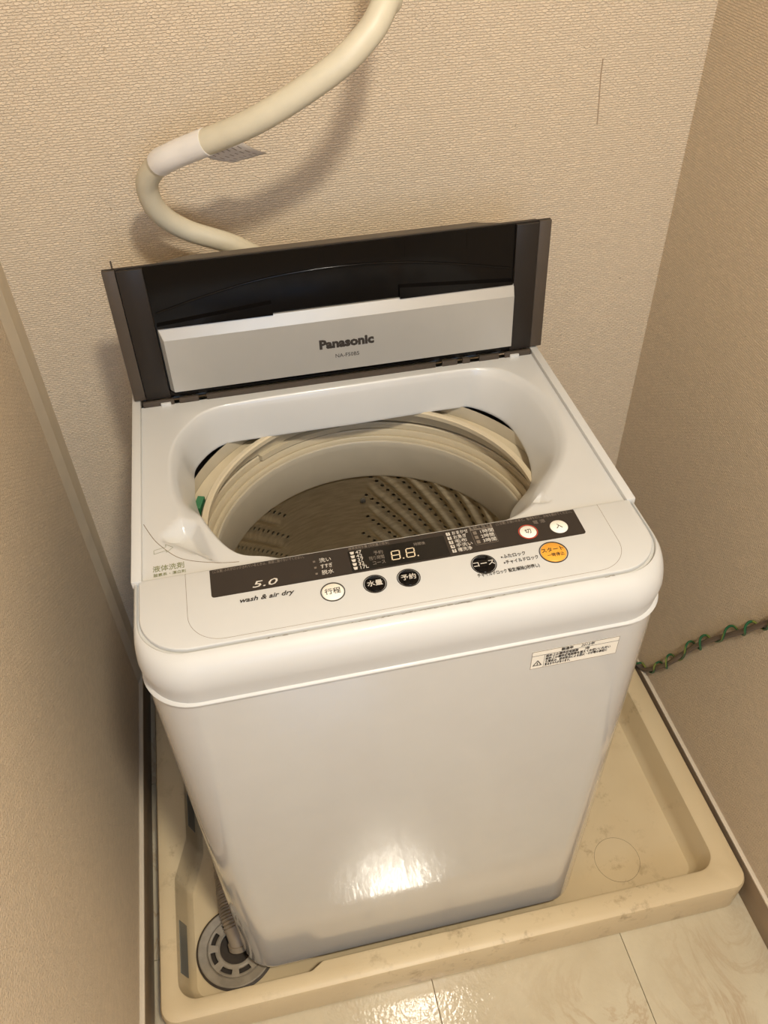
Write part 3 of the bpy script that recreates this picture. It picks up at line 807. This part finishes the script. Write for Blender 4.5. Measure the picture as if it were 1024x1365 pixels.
# ------------------------------------------------------------------ water supply hose with tape band and paper tag
hp = [(.372, .545, 1.330), at(522, -22, 1, .495)[:], at(515, 0, 1, .480)[:], at(492, 44, 1, .466)[:], at(440, 96, 1, .462)[:], at(340, 161, 1, .480)[:], at(236, 205, 1, .525)[:], at(209, 221, 1, .545)[:], at(196, 247, 1, .562)[:], at(211, 282, 1, .576)[:], at(250, 307, 1, .588)[:], at(320, 330, 1, .592)[:], (.230, .598, .852), (.290, .600, .800), (.335, .596, .750), (.350, .578, .725), (.350, .5605, .722)]
hpts = catmull(hp, False, 16)
hose = tag(tube('water_supply_hose', hpts, .0132, 'hose', None, 60, lambda q: .0132 if q < 112 else .0124, flute=.00012), 'cream water supply hose looping in front of the back wall above the open lid', 'hose')
q0 = 16 * 6 - 4
tube('tape_band', hpts[q0 - 3:q0 + 18], .0140, 'sleeve', hose, 28)
tg = [at(259, 203, 1, .535), at(312, 216.5, 1, .550), at(356, 204, 1, .570), at(316, 184, 1, .550)]
tv = []; 
for q in range(9):
    for s in range(9):
        a = tg[0].lerp(tg[3], q / 8).lerp(tg[1].lerp(tg[2], q / 8), s / 8)
        tv.append(a + Vector((0, 0, -.0025 * math.sin(PI * s / 8))))
tf = [(q * 9 + s, q * 9 + s + 1, (q + 1) * 9 + s + 1, (q + 1) * 9 + s) for q in range(8) for s in range(8)]
tgo = from_data('paper_tag', tv, tf, 'tag', hose, 60)
sd = tgo.modifiers.new('thick', 'SOLIDIFY'); sd.thickness = .0004
bm = bmesh.new()
ux = (tg[1] - tg[0]); vx = (tg[3] - tg[0]); nn = ux.cross(vx).normalized(); nn = nn if nn.dot(CAMP - tg[0]) > 0 else -nn
for q in range(6):
    b_ = .14 + q * .13
    for s in range(3):
        a0 = .2 + s * .25 + random.uniform(0, .05); a1 = a0 + random.uniform(.10, .18)
        C_ = [tg[0].lerp(tg[3], v_).lerp(tg[1].lerp(tg[2], v_), u_) + Vector((0, 0, -.0025 * math.sin(PI * u_))) + nn * .0009 for u_, v_ in ((a0, b_), (a1, b_), (a1, b_ + .028), (a0, b_ + .028))]
        bm.faces.new([bm.verts.new(c) for c in C_])
from_bm('tag_print', bm, 'tagink', tgo)
# tap above the frame that the hose hangs from
tap = tag(empty('water_tap', (.372, YB, 1.36)), 'chrome wall tap above the washing machine with the cream hose on it', 'tap')
for nm, pts, r in (('flange', [(.372, YB, 1.362), (.372, YB - .008, 1.362)], .026), ('spout', [(.372, YB - .004, 1.362), (.372, .565, 1.362), (.372, .548, 1.352), (.372, .545, 1.328)], .0105), ('handle', [(.372, .600, 1.362), (.372, .600, 1.405)], .007)):
    under(tube(nm, pts, r, 'metal', tap, 24))
under(box('handle_bar', (.340, .593, 1.400), (.404, .607, 1.410), 'metal', tap, bev=.003))
under(tube('hose_nut', [(.372, .545, 1.342), (.372, .545, 1.318)], .0165, 'sleeve', tap, 24))

# ------------------------------------------------------------------ mains cord with the ground wire wound round it
XW = XR - .0048
kp = [(.700, .585, .110), (.742, .540, .086), (.776, .480, .0785)] + [tuple(at(px, py, 0, XW)) for px, py in ((853, 889), (872, 891), (892, 884), (910, 872), (930, 860), (955, 851), (985, 843), (1030, 828))] + [(XW, .150, .545), (XW, .085, .66), (XW, .03, .80), (XW, .0, .920)]
kpts = catmull(kp, False, 14)
tag(tube('power_cord', kpts, .0041, 'cord', None, 12), 'thin grey power cord rising along the right wall beside the machine', 'cord')
s_ = [0.]
for q in range(1, len(kpts)): s_.append(s_[-1] + (kpts[q] - kpts[q - 1]).length)
gw = []; N = 900; j = 0
for q in range(N):
    s = s_[-1] * q / (N - 1)
    while j < len(s_) - 2 and s_[j + 1] < s: j += 1
    f = (s - s_[j]) / max(1e-9, s_[j + 1] - s_[j]); p = kpts[j].lerp(kpts[j + 1], f)
    t_ = (kpts[j + 1] - kpts[j]).normalized(); u_ = t_.cross(Vector((1, 0, 0))).normalized(); v_ = t_.cross(u_)
    if u_.z < 0: u_ = -u_
    f_ = Vector((-1, 0, 0)); b_ = 2 * PI * s / .070 + .8 * math.sin(s * 41); ph = -(b_ + .45 * math.sin(b_))
    R = .0068 + .0034 * (.5 + .5 * math.sin(s * 57 + 1))
    d = u_ * (.0022 + math.cos(ph) * R) + f_ * (math.sin(ph) * .0056)
    g = p + d; g.x = min(g.x, XR - .0018)
    gw.append(g)
tag(tube('ground_wire', gw, .0019, 'wire', None, 8), 'green and yellow ground wire wound around the grey power cord', 'wire')
ol = tag(empty('wall_outlet', (XR, 0, .95)), 'white wall outlet on the right wall with the grey cord plugged in', 'outlet')
under(box('plate', (XR - .006, -.035, .89), (XR, .035, 1.01), 'frame', ol, bev=.002))
under(box('plug', (XR - .028, -.014, .915), (XR - .006, .014, .945), 'cord', ol, bev=.003))
